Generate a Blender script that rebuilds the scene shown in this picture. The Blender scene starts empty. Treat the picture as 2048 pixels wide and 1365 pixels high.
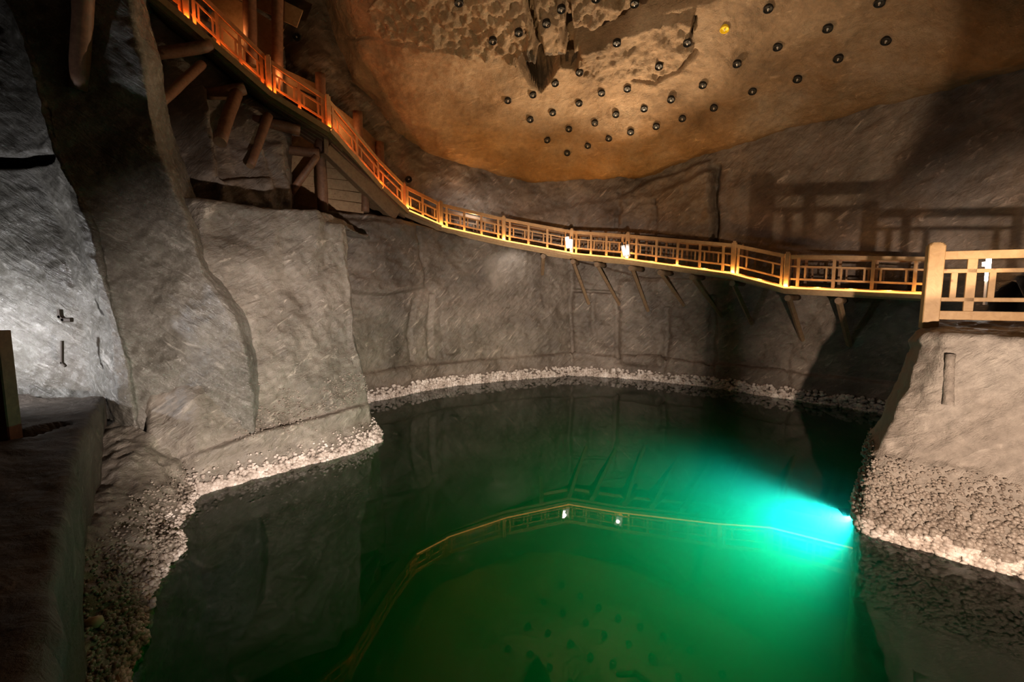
import bpy, math, random
import numpy as np
from mathutils import Vector

random.seed(7)
rng = np.random.default_rng(7)
SC = bpy.context.scene
COL = SC.collection

# ------------------------------------------------------------------ camera, world, exposure
F, CX, CY, CAMZ, PITCH = 950.0, 1024.0, 682.5, 4.0, math.radians(6.2)
cam_d = bpy.data.cameras.new('camera'); cam = bpy.data.objects.new('camera', cam_d); COL.objects.link(cam)
cam_d.sensor_width = 36; cam_d.lens = F / 2048 * 36; cam_d.clip_start = 0.05; cam_d.clip_end = 200
cam.location = (0, 0, CAMZ); cam.rotation_euler = (math.pi / 2 - PITCH, 0, 0)
SC.camera = cam
SC.view_settings.view_transform = 'Standard'; SC.view_settings.look = 'None'
SC.view_settings.gamma = 1; SC.view_settings.use_curve_mapping = False
SC.view_settings.exposure = 0.0
cy = SC.cycles
cy.use_denoising = True
cy.max_bounces = 6; cy.diffuse_bounces = 3; cy.glossy_bounces = 3; cy.transmission_bounces = 2
cy.volume_bounces = 2; cy.transparent_max_bounces = 12
cy.caustics_reflective = False; cy.caustics_refractive = False
cy.sample_clamp_indirect = 4.0; cy.sample_clamp_direct = 0
W = bpy.data.worlds.new('mine_dark'); SC.world = W; W.use_nodes = True
W.node_tree.nodes['Background'].inputs[0].default_value = (0.9, 0.6, 0.4, 1)
W.node_tree.nodes['Background'].inputs[1].default_value = 0.004

# ------------------------------------------------------------------ measuring: photograph pixel -> point in the mine
CP, SP = math.cos(PITCH), math.sin(PITCH)
def ray(px, py):
    u, v = (px - CX) / F, (CY - py) / F
    return np.array([u, CP + SP * v, -SP + CP * v])
def at(px, py, Y):                      # the point seen at a pixel, Y metres into the chamber
    d = ray(px, py); t = Y / d[1]
    return np.array([d[0] * t, Y, CAMZ + d[2] * t])
def onz(px, py, z=0.0):                 # the point seen at a pixel, on the level z
    d = ray(px, py); t = (z - CAMZ) / d[2]
    return np.array([d[0] * t, d[1] * t, z])
def proj(P):
    x, y, z = P[:, 0], P[:, 1], P[:, 2] - CAMZ
    fw = np.maximum(CP * y - SP * z, 0.05); up = SP * y + CP * z
    return CX + F * x / fw, CY - F * up / fw

# ------------------------------------------------------------------ lights
def lamp(kind, name, loc, power, color, size=0.05, target=None, spot=None, blend=0.5):
    d = bpy.data.lights.new(name, kind); d.energy = power; d.color = color
    if kind in ('POINT', 'SPOT'): d.shadow_soft_size = size
    if kind == 'AREA': d.size = size
    if kind == 'SPOT': d.spot_size = math.radians(spot); d.spot_blend = blend
    o = bpy.data.objects.new(name, d); COL.objects.link(o); o.location = loc
    if target is not None:
        o.rotation_euler = (Vector(target) - Vector(loc)).to_track_quat('-Z', 'Y').to_euler()
    return o
lamp('SPOT', 'ceiling_floodlight', (-4.4, 1.5, 2.5), 5200, (1, .68, .36), .08, (1.6, 14.6, 14.6), 64, .8)
lamp('SPOT', 'bridge_floodlight', (4.6, 19.0, 6.35), 3000, (1, .71, .42), .06, (0.8, 11.5, 12.8), 118, .8)
lamp('SPOT', 'ledge_floodlight', (2.0, -1.0, 2.2), 7000, (1, .76, .58), .08, (8.6, 6.4, 1.5), 46, .5)
PT = onz(1857, 650, 3.38); PT = np.array((PT[0], PT[1], 4.85)); RW = at(1530, 342, 17.9); RL = PT + .6 * (PT - RW)
el, az = math.radians(28), math.radians(7)
lamp('SPOT', 'railing_floodlight', tuple(RL), 2300, (1, .72, .46), .04, tuple(RL + np.array((math.sin(az) * math.cos(el), math.cos(az) * math.cos(el), math.sin(el))) * 10), 37, .2)
lamp('SPOT', 'left_floodlight', tuple(at(-230, 720, 7.5)), 480, (.95, .96, 1), .06, tuple(at(110, 650, 9.4)), 150, .8)
lamp('SPOT', 'pool_side_floodlight', (1.6, 1.0, 1.6), 10500, (1, .83, .71), .08, (-4.7, 11.0, 1.7), 50, 1.0)
lamp('SPOT', 'back_wall_fill', (0.5, 0.5, 1.8), 15500, (1, .82, .67), .08, (1.2, 20, 1.7), 44, 1.0)  # unseen general spot, added to brighten the back wall
lamp('SPOT', 'water_lamp_light', tuple(onz(1706, 1034, -.7)), 10500, (.32, .64, 1), .03, (2.0, 10.4, -1.3), 140, 1.0)
lamp('SPOT', 'ledge_wash_light', tuple(at(1045, 504, 19.8)), 45, (1, .95, .86), .03, tuple(at(1035, 575, 20.45)), 165, .6)
lamp('SPOT', 'upper_wash_light', tuple(at(955, 424, 20.2)), 60, (1, .95, .86), .03, tuple(at(935, 405, 21.8)), 150, .9)
for lx, ly, lz in ((-1.6, 20.2, 6.9), (2.6, 20.7, 6.5), (6.2, 18.1, 5.9)):
    lamp('SPOT', 'rim_fill', (lx, ly, lz), 190, (1, .50, .15), .04, (lx - .2, ly - 1.2, lz + 3.5), 130, .9)  # unseen orange spots added to brighten the ceiling's lower rim
lamp('POINT', 'platform_tube_light', tuple(at(1972, 540, 11.6)), 20, (1, .95, .85), .04)

# ------------------------------------------------------------------ numpy noise
def _hash(ix, iy, iz, s):
    h = (ix * 374761393 + iy * 668265263 + iz * 2147483647 + s * 974634777) & 0xFFFFFFFF
    h = ((h ^ (h >> 13)) * 1274126177) & 0xFFFFFFFF
    h = (h ^ (h >> 16)) & 0xFFFFFFFF
    return h.astype(np.float64) / 2147483648.0 - 1.0
def noise(P, scale, seed=0):
    Q = P * scale; I = np.floor(Q).astype(np.int64); f = Q - I; f = f * f * (3 - 2 * f)
    out = 0
    for dx in (0, 1):
        wx = f[:, 0] if dx else 1 - f[:, 0]
        for dy in (0, 1):
            wy = f[:, 1] if dy else 1 - f[:, 1]
            for dz in (0, 1):
                wz = f[:, 2] if dz else 1 - f[:, 2]
                out = out + wx * wy * wz * _hash(I[:, 0] + dx, I[:, 1] + dy, I[:, 2] + dz, seed)
    return out
def fbm(P, scale, octv=3, seed=0, gain=.5):
    a, o = 1.0, 0
    for k in range(octv):
        o = o + a * noise(P, scale * 2 ** k, seed + k); a *= gain
    return o

# ------------------------------------------------------------------ materials
def mat(name):
    m = bpy.data.materials.new(name); m.use_nodes = True
    nt = m.node_tree; b = nt.nodes['Principled BSDF']
    return m, nt, b
def N(nt, t, **kw):
    n = nt.nodes.new(t)
    for k, v in kw.items():
        if k == 'ins':
            for i, x in v.items(): n.inputs[i].default_value = x
        else: setattr(n, k, v)
    return n
def ramp(nt, stops):
    r = N(nt, 'ShaderNodeValToRGB'); e = r.color_ramp.elements
    while len(e) < len(stops): e.new(.5)
    for i, (p, c) in enumerate(stops):
        e[i].position = p; e[i].color = c if len(c) == 4 else (*c, 1)
    return r
def rock(name, c1, c2, c3, angle, stroke=.5, rough=(.38, .75), fine=.25, spec=.5, zcol=None, bloom=.8):
    m, nt, b = mat(name); L = nt.links.new
    tc = N(nt, 'ShaderNodeTexCoord')
    n1 = N(nt, 'ShaderNodeTexNoise', ins={'Scale': .55, 'Detail': 6, 'Roughness': .62}); L(tc.outputs['Object'], n1.inputs['Vector'])
    r1 = ramp(nt, [(.3, c1), (.5, c2), (.72, c3)]); L(n1.outputs['Fac'], r1.inputs[0])
    n2 = N(nt, 'ShaderNodeTexNoise', ins={'Scale': 7, 'Detail': 5, 'Roughness': .7}); L(tc.outputs['Object'], n2.inputs['Vector'])
    mx = N(nt, 'ShaderNodeMix', data_type='RGBA', blend_type='MULTIPLY'); mx.inputs[0].default_value = .7
    r2 = ramp(nt, [(.3, (.62, .62, .62)), (.7, (1.2, 1.2, 1.2))]); L(n2.outputs['Fac'], r2.inputs[0])
    L(r1.outputs[0], mx.inputs[6]); L(r2.outputs[0], mx.inputs[7])
    col = mx.outputs[2]
    # pick strokes: noise stretched along one slanted direction
    mp0 = N(nt, 'ShaderNodeMapping'); mp0.inputs['Rotation'].default_value = (0, math.radians(angle), 0); L(tc.outputs['Object'], mp0.inputs['Vector'])
    mp = N(nt, 'ShaderNodeMapping'); mp.inputs['Scale'].default_value = (.8, 2.0, 5.0); L(mp0.outputs[0], mp.inputs['Vector'])
    n3 = N(nt, 'ShaderNodeTexNoise', ins={'Scale': 1.5, 'Detail': 8, 'Roughness': .66, 'Distortion': .8}); L(mp.outputs[0], n3.inputs['Vector'])
    n4 = N(nt, 'ShaderNodeTexNoise', ins={'Scale': 26, 'Detail': 4, 'Roughness': .65}); L(tc.outputs['Object'], n4.inputs['Vector'])
    n5 = N(nt, 'ShaderNodeTexNoise', ins={'Scale': 1.3, 'Detail': 3, 'Roughness': .5}); L(tc.outputs['Object'], n5.inputs['Vector'])
    b0 = N(nt, 'ShaderNodeBump', ins={'Strength': stroke, 'Distance': .35}); L(n5.outputs['Fac'], b0.inputs['Height'])
    b1 = N(nt, 'ShaderNodeBump', ins={'Strength': stroke, 'Distance': .16}); L(n3.outputs['Fac'], b1.inputs['Height']); L(b0.outputs[0], b1.inputs['Normal'])
    b2 = N(nt, 'ShaderNodeBump', ins={'Strength': fine, 'Distance': .04}); L(n4.outputs['Fac'], b2.inputs['Height']); L(b1.outputs[0], b2.inputs['Normal'])
    L(b2.outputs[0], b.inputs['Normal'])
    # pale salt streaks gathered in patches
    r3 = ramp(nt, [(.56, (0, 0, 0)), (.70, (1, 1, 1))]); L(n3.outputs['Fac'], r3.inputs[0])
    r5 = ramp(nt, [(.42, (0, 0, 0)), (.62, (bloom, bloom, bloom))]); L(n5.outputs['Fac'], r5.inputs[0])
    ml = N(nt, 'ShaderNodeMath', operation='MULTIPLY'); L(r3.outputs[0], ml.inputs[0]); L(r5.outputs[0], ml.inputs[1])
    mx2 = N(nt, 'ShaderNodeMix', data_type='RGBA'); L(ml.outputs[0], mx2.inputs[0]); L(col, mx2.inputs[6])
    mx2.inputs[7].default_value = tuple(min(1, x * 2.0) for x in c3) + (1,)
    col = mx2.outputs[2]
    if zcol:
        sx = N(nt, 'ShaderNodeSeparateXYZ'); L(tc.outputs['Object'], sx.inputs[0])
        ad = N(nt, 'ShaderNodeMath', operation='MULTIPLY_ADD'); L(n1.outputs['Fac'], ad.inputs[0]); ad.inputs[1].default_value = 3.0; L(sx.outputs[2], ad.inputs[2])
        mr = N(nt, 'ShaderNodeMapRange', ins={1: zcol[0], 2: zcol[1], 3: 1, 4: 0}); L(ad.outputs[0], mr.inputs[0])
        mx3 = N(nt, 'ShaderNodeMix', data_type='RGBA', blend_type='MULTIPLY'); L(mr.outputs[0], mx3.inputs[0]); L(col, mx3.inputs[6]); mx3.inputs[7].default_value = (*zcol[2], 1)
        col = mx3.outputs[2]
    L(col, b.inputs['Base Color'])
    rr = N(nt, 'ShaderNodeMapRange', ins={1: .3, 2: .7, 3: rough[0], 4: rough[1]}); L(n2.outputs['Fac'], rr.inputs[0]); L(rr.outputs[0], b.inputs['Roughness'])
    b.inputs['Specular IOR Level'].default_value = spec
    return m
M = {}
M['rock_left'] = rock('rock_left', (.07, .063, .052), (.155, .142, .12), (.27, .25, .225), -38, .6, (.12, .38), .4, 1.0)
M['rock_block'] = rock('rock_block', (.09, .073, .058), (.19, .162, .132), (.32, .28, .238), 40, .5, (.22, .55), .4, .7)
M['rock_back'] = rock('rock_back', (.07, .051, .039), (.16, .124, .096), (.275, .22, .178), 45, .5, (.28, .6), .35, .65)
M['rock_ledge'] = rock('rock_ledge', (.22, .185, .155), (.32, .275, .235), (.42, .375, .33), 38, .6, (.35, .7), .45, .5, bloom=.4)
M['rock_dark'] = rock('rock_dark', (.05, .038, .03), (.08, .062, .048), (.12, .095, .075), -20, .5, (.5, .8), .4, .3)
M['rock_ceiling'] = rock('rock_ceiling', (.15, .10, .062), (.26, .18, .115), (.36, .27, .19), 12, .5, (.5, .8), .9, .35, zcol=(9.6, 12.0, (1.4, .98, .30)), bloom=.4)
M['pool_bed'] = rock('pool_bed', (.10, .09, .07), (.14, .12, .09), (.18, .16, .12), 0, .4, (.6, .9), .3, .2)

def crust_mat(name, c1, c2, c3):
    m, nt, b = mat(name); L = nt.links.new
    tc = N(nt, 'ShaderNodeTexCoord'); n = N(nt, 'ShaderNodeTexNoise', ins={'Scale': 2.5, 'Detail': 6, 'Roughness': .75}); L(tc.outputs['Object'], n.inputs['Vector'])
    r = ramp(nt, [(.32, c1), (.5, c2), (.66, c3)]); L(n.outputs['Fac'], r.inputs[0]); L(r.outputs[0], b.inputs['Base Color'])
    n2 = N(nt, 'ShaderNodeTexNoise', ins={'Scale': 45, 'Detail': 3}); L(tc.outputs['Object'], n2.inputs['Vector'])
    bp = N(nt, 'ShaderNodeBump', ins={'Strength': .5, 'Distance': .02}); L(n2.outputs['Fac'], bp.inputs['Height']); L(bp.outputs[0], b.inputs['Normal'])
    b.inputs['Roughness'].default_value = .42
    M[name] = m
crust_mat('salt_crust', (.30, .245, .205), (.52, .45, .40), (.84, .78, .73))
crust_mat('brown_crust', (.15, .118, .095), (.25, .205, .17), (.38, .325, .28))

def wood(name, c1, c2, knot=None, rough=.6, scale=1.0):
    m, nt, b = mat(name); L = nt.links.new
    tc = N(nt, 'ShaderNodeTexCoord')
    mp = N(nt, 'ShaderNodeMapping'); mp.inputs['Scale'].default_value = (6 * scale, 6 * scale, 6 * scale); L(tc.outputs['Object'], mp.inputs['Vector'])
    n1 = N(nt, 'ShaderNodeTexNoise', ins={'Scale': 1.2, 'Detail': 6, 'Roughness': .7, 'Distortion': .6}); L(mp.outputs[0], n1.inputs['Vector'])
    r = ramp(nt, [(.32, c1), (.68, c2)]); L(n1.outputs['Fac'], r.inputs[0])
    out = r.outputs[0]
    if knot:
        v = N(nt, 'ShaderNodeTexVoronoi', ins={'Scale': 4.2}); L(tc.outputs['Object'], v.inputs['Vector'])
        rk = ramp(nt, [(.06, (1, 1, 1)), (.13, (0, 0, 0))]); L(v.outputs['Distance'], rk.inputs[0])
        mx = N(nt, 'ShaderNodeMix', data_type='RGBA'); L(rk.outputs[0], mx.inputs[0]); L(out, mx.inputs[6]); mx.inputs[7].default_value = (*knot, 1); out = mx.outputs[2]
    L(out, b.inputs['Base Color'])
    bp = N(nt, 'ShaderNodeBump', ins={'Strength': .25, 'Distance': .02}); L(n1.outputs['Fac'], bp.inputs['Height']); L(bp.outputs[0], b.inputs['Normal'])
    b.inputs['Roughness'].default_value = rough
    return m
M['pine'] = wood('pine', (.36, .215, .095), (.48, .31, .15), (.25, .13, .06), .5)
M['bridge_wood'] = wood('bridge_wood', (.34, .20, .09), (.48, .31, .15))
M['old_and_shaded_wood'] = wood('old_and_shaded_wood', (.17, .10, .055), (.28, .18, .10))
M['log_wood'] = wood('log_wood', (.13, .06, .035), (.24, .12, .065))
M['board_wood'] = wood('board_wood', (.25, .15, .075), (.38, .245, .13), (.2, .1, .05))
def plain(name, c, rough=.5, metal=0, emit=None, es=0):
    m, nt, b = mat(name); b.inputs['Base Color'].default_value = (*c, 1); b.inputs['Roughness'].default_value = rough; b.inputs['Metallic'].default_value = metal
    n = N(nt, 'ShaderNodeTexNoise', ins={'Scale': 30, 'Detail': 3}); bp = N(nt, 'ShaderNodeBump', ins={'Strength': .15, 'Distance': .01})
    tc = N(nt, 'ShaderNodeTexCoord'); nt.links.new(tc.outputs['Object'], n.inputs['Vector']); nt.links.new(n.outputs['Fac'], bp.inputs['Height']); nt.links.new(bp.outputs[0], b.inputs['Normal'])
    if emit: b.inputs['Emission Color'].default_value = (*emit, 1); b.inputs['Emission Strength'].default_value = es
    return m
M['black_iron'] = plain('black_iron', (.012, .012, .013), .6, .3)
M['rusty_iron'] = plain('rusty_iron', (.05, .035, .025), .7, .3)
M['bolt_steel'] = plain('bolt_steel', (.62, .58, .56), .4, .4)
M['yellow_paint'] = plain('yellow_paint', (.85, .62, .02), .5)
M['white_enamel'] = plain('white_enamel', (.78, .76, .74), .35)
M['tube_glow'] = plain('tube_glow', (.9, .9, .9), .3, 0, (1, .97, .92), 14)
M['tube_soft'] = plain('tube_soft', (.9, .9, .9), .3, 0, (1, .96, .92), .7)
M['deck_lamp_glow'] = plain('deck_lamp_glow', (.9, .6, .3), .3, 0, (1, .6, .18), 9)
M['rope_glow'] = plain('rope_glow', (.8, .5, .2), .4, 0, (1, .50, .10), 2.2)
M['water_lamp_glow'] = plain('water_lamp_glow', (.9, .95, 1), .3, 0, (.75, .92, 1), 30)

# water: still surface (mirror by Fresnel, clear otherwise) over a green absorbing, slightly milky brine
m = bpy.data.materials.new('brine'); m.use_nodes = True; nt = m.node_tree; nt.nodes.clear(); L = nt.links.new
out = N(nt, 'ShaderNodeOutputMaterial'); fr = N(nt, 'ShaderNodeFresnel', ins={'IOR': 1.36})
tr = N(nt, 'ShaderNodeBsdfTransparent'); gl = N(nt, 'ShaderNodeBsdfGlossy', ins={'Roughness': .0})
mxs = N(nt, 'ShaderNodeMixShader'); L(fr.outputs[0], mxs.inputs[0]); L(tr.outputs[0], mxs.inputs[1]); L(gl.outputs[0], mxs.inputs[2]); L(mxs.outputs[0], out.inputs['Surface'])
tc = N(nt, 'ShaderNodeTexCoord'); nz = N(nt, 'ShaderNodeTexNoise', ins={'Scale': 1.6, 'Detail': 2}); L(tc.outputs['Object'], nz.inputs['Vector'])
bp = N(nt, 'ShaderNodeBump', ins={'Strength': .004, 'Distance': .02}); L(nz.outputs['Fac'], bp.inputs['Height']); L(bp.outputs[0], gl.inputs['Normal']); L(bp.outputs[0], fr.inputs['Normal'])
va = N(nt, 'ShaderNodeVolumeAbsorption', ins={'Color': (.0, .73, .40, 1), 'Density': .75})
vs = N(nt, 'ShaderNodeVolumeScatter', ins={'Color': (.12, .95, .9, 1), 'Density': .13, 'Anisotropy': .35})
ad = N(nt, 'ShaderNodeAddShader'); L(va.outputs[0], ad.inputs[0]); L(vs.outputs[0], ad.inputs[1]); L(ad.outputs[0], out.inputs['Volume'])
M['brine'] = m

# ------------------------------------------------------------------ mesh helpers
def mesh_np(name, V, Fq, mt, smooth=True):
    """V (n,3), Fq (m,k) faces of one size -> mesh"""
    me = bpy.data.meshes.new(name); V = np.asarray(V, np.float32); Fq = np.asarray(Fq, np.int32)
    me.vertices.add(len(V)); me.vertices.foreach_set('co', V.ravel())
    k = Fq.shape[1]; me.loops.add(Fq.size); me.loops.foreach_set('vertex_index', Fq.ravel())
    me.polygons.add(len(Fq)); me.polygons.foreach_set('loop_start', np.arange(0, Fq.size, k, dtype=np.int32))
    me.polygons.foreach_set('loop_total', np.full(len(Fq), k, np.int32))
    me.polygons.foreach_set('use_smooth', np.full(len(Fq), smooth, bool))
    me.update(calc_edges=True); me.validate()
    if mt: me.materials.append(mt)
    return me
def link(name, me, parent=None, **props):
    o = bpy.data.objects.new(name, me); COL.objects.link(o)
    if parent is not None: o.parent = parent
    for k, v in props.items(): o[k] = v
    return o
def empty(name, loc, label, cat, group=None):
    o = bpy.data.objects.new(name, None); COL.objects.link(o); o.location = tuple(loc); o.empty_display_size = .1
    o['label'] = label; o['category'] = cat
    if group: o['group'] = group
    return o
class MB:
    """collects boxes, bars and logs and links them as ONE object; world coordinates in, local to the parent out"""
    def __init__(s): s.v = []; s.f = []
    def _add(s, v, f):
        n = len(s.v); s.v += [tuple(p) for p in v]; s.f += [tuple(i + n for i in q) for q in f]
    def bar(s, a, b, w, h, up=(0, 0, 1), bev=.0, ext=0.0):
        a, b = Vector(a), Vector(b); d = (b - a).normalized(); a = a - d * ext; b = b + d * ext
        up = Vector(up); sd = d.cross(up)
        if sd.length < 1e-3: sd = d.cross(Vector((0, 1, 0)))
        sd.normalize(); u = sd.cross(d).normalized()
        if bev > 0:
            c = [(-w/2+bev, -h/2), (w/2-bev, -h/2), (w/2, -h/2+bev), (w/2, h/2-bev), (w/2-bev, h/2), (-w/2+bev, h/2), (-w/2, h/2-bev), (-w/2, -h/2+bev)]
        else: c = [(-w/2, -h/2), (w/2, -h/2), (w/2, h/2), (-w/2, h/2)]
        k = len(c); v = [a + sd * x + u * y for x, y in c] + [b + sd * x + u * y for x, y in c]
        f = [(i, (i+1) % k, k + (i+1) % k, k + i) for i in range(k)] + [tuple(range(k))[::-1], tuple(range(k, 2*k))]
        s._add(v, f); return s
    def log(s, a, b, r0, r1, n=12, rings=6, rough=.06, seed=0):
        rr = random.Random(seed); a, b = Vector(a), Vector(b); d = (b - a).normalized()
        sd = d.cross(Vector((.3, .2, 1))); sd.normalize(); u = sd.cross(d)
        v = []; ph = rr.random() * 6
        for i in range(rings + 1):
            t = i / rings; r = r0 + (r1 - r0) * t; c = a.lerp(b, t) + (sd * math.sin(t * 4 + ph) + u * math.cos(t * 3 + ph)) * r * .08
            for k in range(n):
                an = 2 * math.pi * k / n; q = r * (1 + rough * rr.uniform(-1, 1)); v.append(c + sd * math.cos(an) * q + u * math.sin(an) * q)
        f = [(i*n+k, i*n+(k+1) % n, (i+1)*n+(k+1) % n, (i+1)*n+k) for i in range(rings) for k in range(n)]
        f += [tuple(range(n))[::-1], tuple(range(rings*n, rings*n+n))]
        s._add(v, f); return s
    def lathe(s, c, axis, prof, n=16):
        c, ax = Vector(c), Vector(axis).normalized(); sd = ax.cross(Vector((0, 0, 1)) if abs(ax.z) < .9 else Vector((1, 0, 0))).normalized(); u = ax.cross(sd)
        v = []
        for r, h in prof:
            for k in range(n):
                an = 2 * math.pi * k / n; v.append(c + ax * h + sd * math.cos(an) * r + u * math.sin(an) * r)
        m_ = len(prof)
        f = [(i*n+k, i*n+(k+1) % n, (i+1)*n+(k+1) % n, (i+1)*n+k) for i in range(m_-1) for k in range(n)]
        f += [tuple(range(n))[::-1], tuple(range((m_-1)*n, m_*n))]
        s._add(v, f); return s
    def build(s, name, mt, parent=None, smooth=False, **props):
        off = Vector(parent.location) if parent is not None and parent.type == 'EMPTY' else Vector((0, 0, 0))
        p = parent
        while p is not None and p.parent is not None: p = p.parent; off = Vector(p.location)
        if parent is None and s.v:
            off = Vector(s.v[0])
        me = bpy.data.meshes.new(name); me.from_pydata([tuple(Vector(q) - off) for q in s.v], [], s.f); me.update()
        if smooth:
            me.polygons.foreach_set('use_smooth', [len(p_.vertices) == 4 for p_ in me.polygons])
        me.materials.append(mt)
        o = link(name, me, parent, **props)
        if parent is None: o.location = off
        return o

# ------------------------------------------------------------------ rock lofts
def seg_dist(px, py, pl, closed=False):
    best = np.full(px.shape, 1e9); pts = list(pl) + ([pl[0]] if closed else [])
    for (x0, y0), (x1, y1) in zip(pts[:-1], pts[1:]):
        dx, dy = x1 - x0, y1 - y0; l2 = dx*dx + dy*dy + 1e-9
        t = np.clip(((px - x0) * dx + (py - y0) * dy) / l2, 0, 1)
        best = np.minimum(best, np.hypot(px - x0 - t*dx, py - y0 - t*dy))
    return best
def inside(px, py, pl):
    r = np.zeros(px.shape, bool); n = len(pl); j = n - 1
    for i in range(n):
        xi, yi = pl[i]; xj, yj = pl[j]
        c = ((yi > py) != (yj > py)) & (px < (xj - xi) * (py - yi) / (yj - yi + 1e-9) + xi); r ^= c; j = i
    return r
def sst(x): x = np.clip(x, 0, 1); return x * x * (3 - 2 * x)
ROCK = {}
def loft(name, ribs, mt, du=.08, dv=.08, round_it=2, amp=(.12, .05, .018), feats=(), away=None, kind='structure', smooth_u=False, seed=0, warp=5.0):
    R = [np.array(r, float) for r in ribs]; Ln = len(R[0]); A = np.stack(R)            # ribs, levels, 3
    def dens(A, axis, d):
        B = np.moveaxis(A, axis, 0); outs = []
        for i in range(len(B) - 1):
            mlen = np.max(np.linalg.norm(B[i+1] - B[i], axis=-1)); n = int(min(320, max(1, math.ceil(mlen / d))))
            for k in range(n): outs.append(B[i] + (B[i+1] - B[i]) * k / n)
        outs.append(B[-1]); return np.moveaxis(np.stack(outs), 0, axis)
    A = dens(A, 0, du); A = dens(A, 1, dv)
    for _ in range(round_it):
        B = A.copy(); B[1:-1] = .5 * A[1:-1] + .25 * (A[:-2] + A[2:]); C = B.copy(); C[:, 1:-1] = .5 * B[:, 1:-1] + .25 * (B[:, :-2] + B[:, 2:]); A = C
    gu = np.gradient(A, axis=0); gv = np.gradient(A, axis=1); nn = np.cross(gu, gv); nn /= np.linalg.norm(nn, axis=-1, keepdims=True) + 1e-9
    P = A.reshape(-1, 3); n = nn.reshape(-1, 3)
    tgt = np.array((0, 4, CAMZ)) if away is None else np.array(away)
    if np.sum(n * (tgt - P)) < 0: n = -n; flip = True
    else: flip = False
    px, py = proj(P)
    d = amp[0] * fbm(P, .45, 2, seed) + amp[1] * fbm(P, 1.7, 3, seed + 10) + amp[2] * fbm(P, 7.0, 2, seed + 20)
    wob = 1 + .35 * noise(P, 1.1, seed + 33); wx = warp * noise(P, .9, seed + 34) + .5 * warp * noise(P, 3.1, seed + 36); wy = warp * noise(P, .9, seed + 35)
    qx, qy = px + wx, py + wy
    for ft in feats:
        if ft[0] == 'groove':                     # a cut along a line
            _, pl, w, dep = ft; dd = seg_dist(qx, qy, pl); d = d - dep * sst((w * .75 - dd) / (w * .5)) * wob
        elif ft[0] == 'poly':                     # a proud (or sunk) patch with a steep rim
            _, pl, amt, soft, rgh = ft; ins = inside(qx, qy, pl); dd = seg_dist(qx, qy, pl, True); sd = np.where(ins, dd, -dd)
            k = sst(.5 + sd / soft); d = d + amt * k + rgh * k * (fbm(P, 4.5, 3, seed + 50) + .6 * np.abs(fbm(P, 2.0, 2, seed + 51)))
        elif ft[0] == 'step':                     # proud on the left side of a line, fading over fade px
            _, pl, amt, edge, fade = ft
            dd = seg_dist(qx, qy, pl); sgn = np.zeros(px.shape); bd = np.full(px.shape, 1e9)
            for (x0, y0), (x1, y1) in zip(pl[:-1], pl[1:]):
                dx, dy = x1-x0, y1-y0; l2 = dx*dx+dy*dy; t = np.clip(((qx-x0)*dx+(qy-y0)*dy)/l2, 0, 1); e = np.hypot(qx-x0-t*dx, qy-y0-t*dy)
                s_ = np.sign((qx-x0)*dy-(qy-y0)*dx); sgn = np.where(e < bd, s_, sgn); bd = np.minimum(bd, e)
            # ends fade out
            (xa, ya), (xb, yb) = pl[0], pl[-1]; tl = ((qx-xa)*(xb-xa)+(qy-ya)*(yb-ya))/((xb-xa)**2+(yb-ya)**2)
            endk = sst(tl * 8) * sst((1 - tl) * 8)
            d = d + amt * endk * np.where(sgn > 0, sst(1 - bd / fade), sst(1 - bd / edge) * 1.0)
    P = P + n * d[:, None]
    nu, nv = A.shape[:2]; idx = np.arange(nu * nv).reshape(nu, nv)
    q = np.stack([idx[:-1, :-1], idx[1:, :-1], idx[1:, 1:], idx[:-1, 1:]], -1).reshape(-1, 4)
    if flip: q = q[:, ::-1]
    me = mesh_np(name, P, q, mt); o = link(name, me, kind=kind)
    px, py = proj(P); ROCK[name] = (P, n, px, py)
    return o

def col_(px, pys, Ys):                            # a rib from pixels and depths
    pxs = px if hasattr(px, '__len__') else [px] * len(pys)
    return [at(a, b_, c) for a, b_, c in zip(pxs, pys, Ys)]

# pool bed and water
MBx = MB()
ribs = [[(x, y, -7.7) for y in np.linspace(-1, 25, 6)] for x in np.linspace(-12, 20, 6)]
loft('floor', ribs, M['pool_bed'], .4, .4, 0, (.3, .1, .03), away=(0, 10, 10))
def closed_box(name, x0, x1, y0, y1, z0, z1, mt, **props):
    v = [(x, y, z) for z in (z0, z1) for y in (y0, y1) for x in (x0, x1)]
    f = [(0, 2, 3, 1), (4, 5, 7, 6), (0, 1, 5, 4), (2, 6, 7, 3), (0, 4, 6, 2), (1, 3, 7, 5)]
    return link(name, mesh_np(name, v, f, mt, False), **props)
closed_box('water', -11.5, 16, .2, 24, -8.6, 0, M['brine'], kind='structure')

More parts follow.
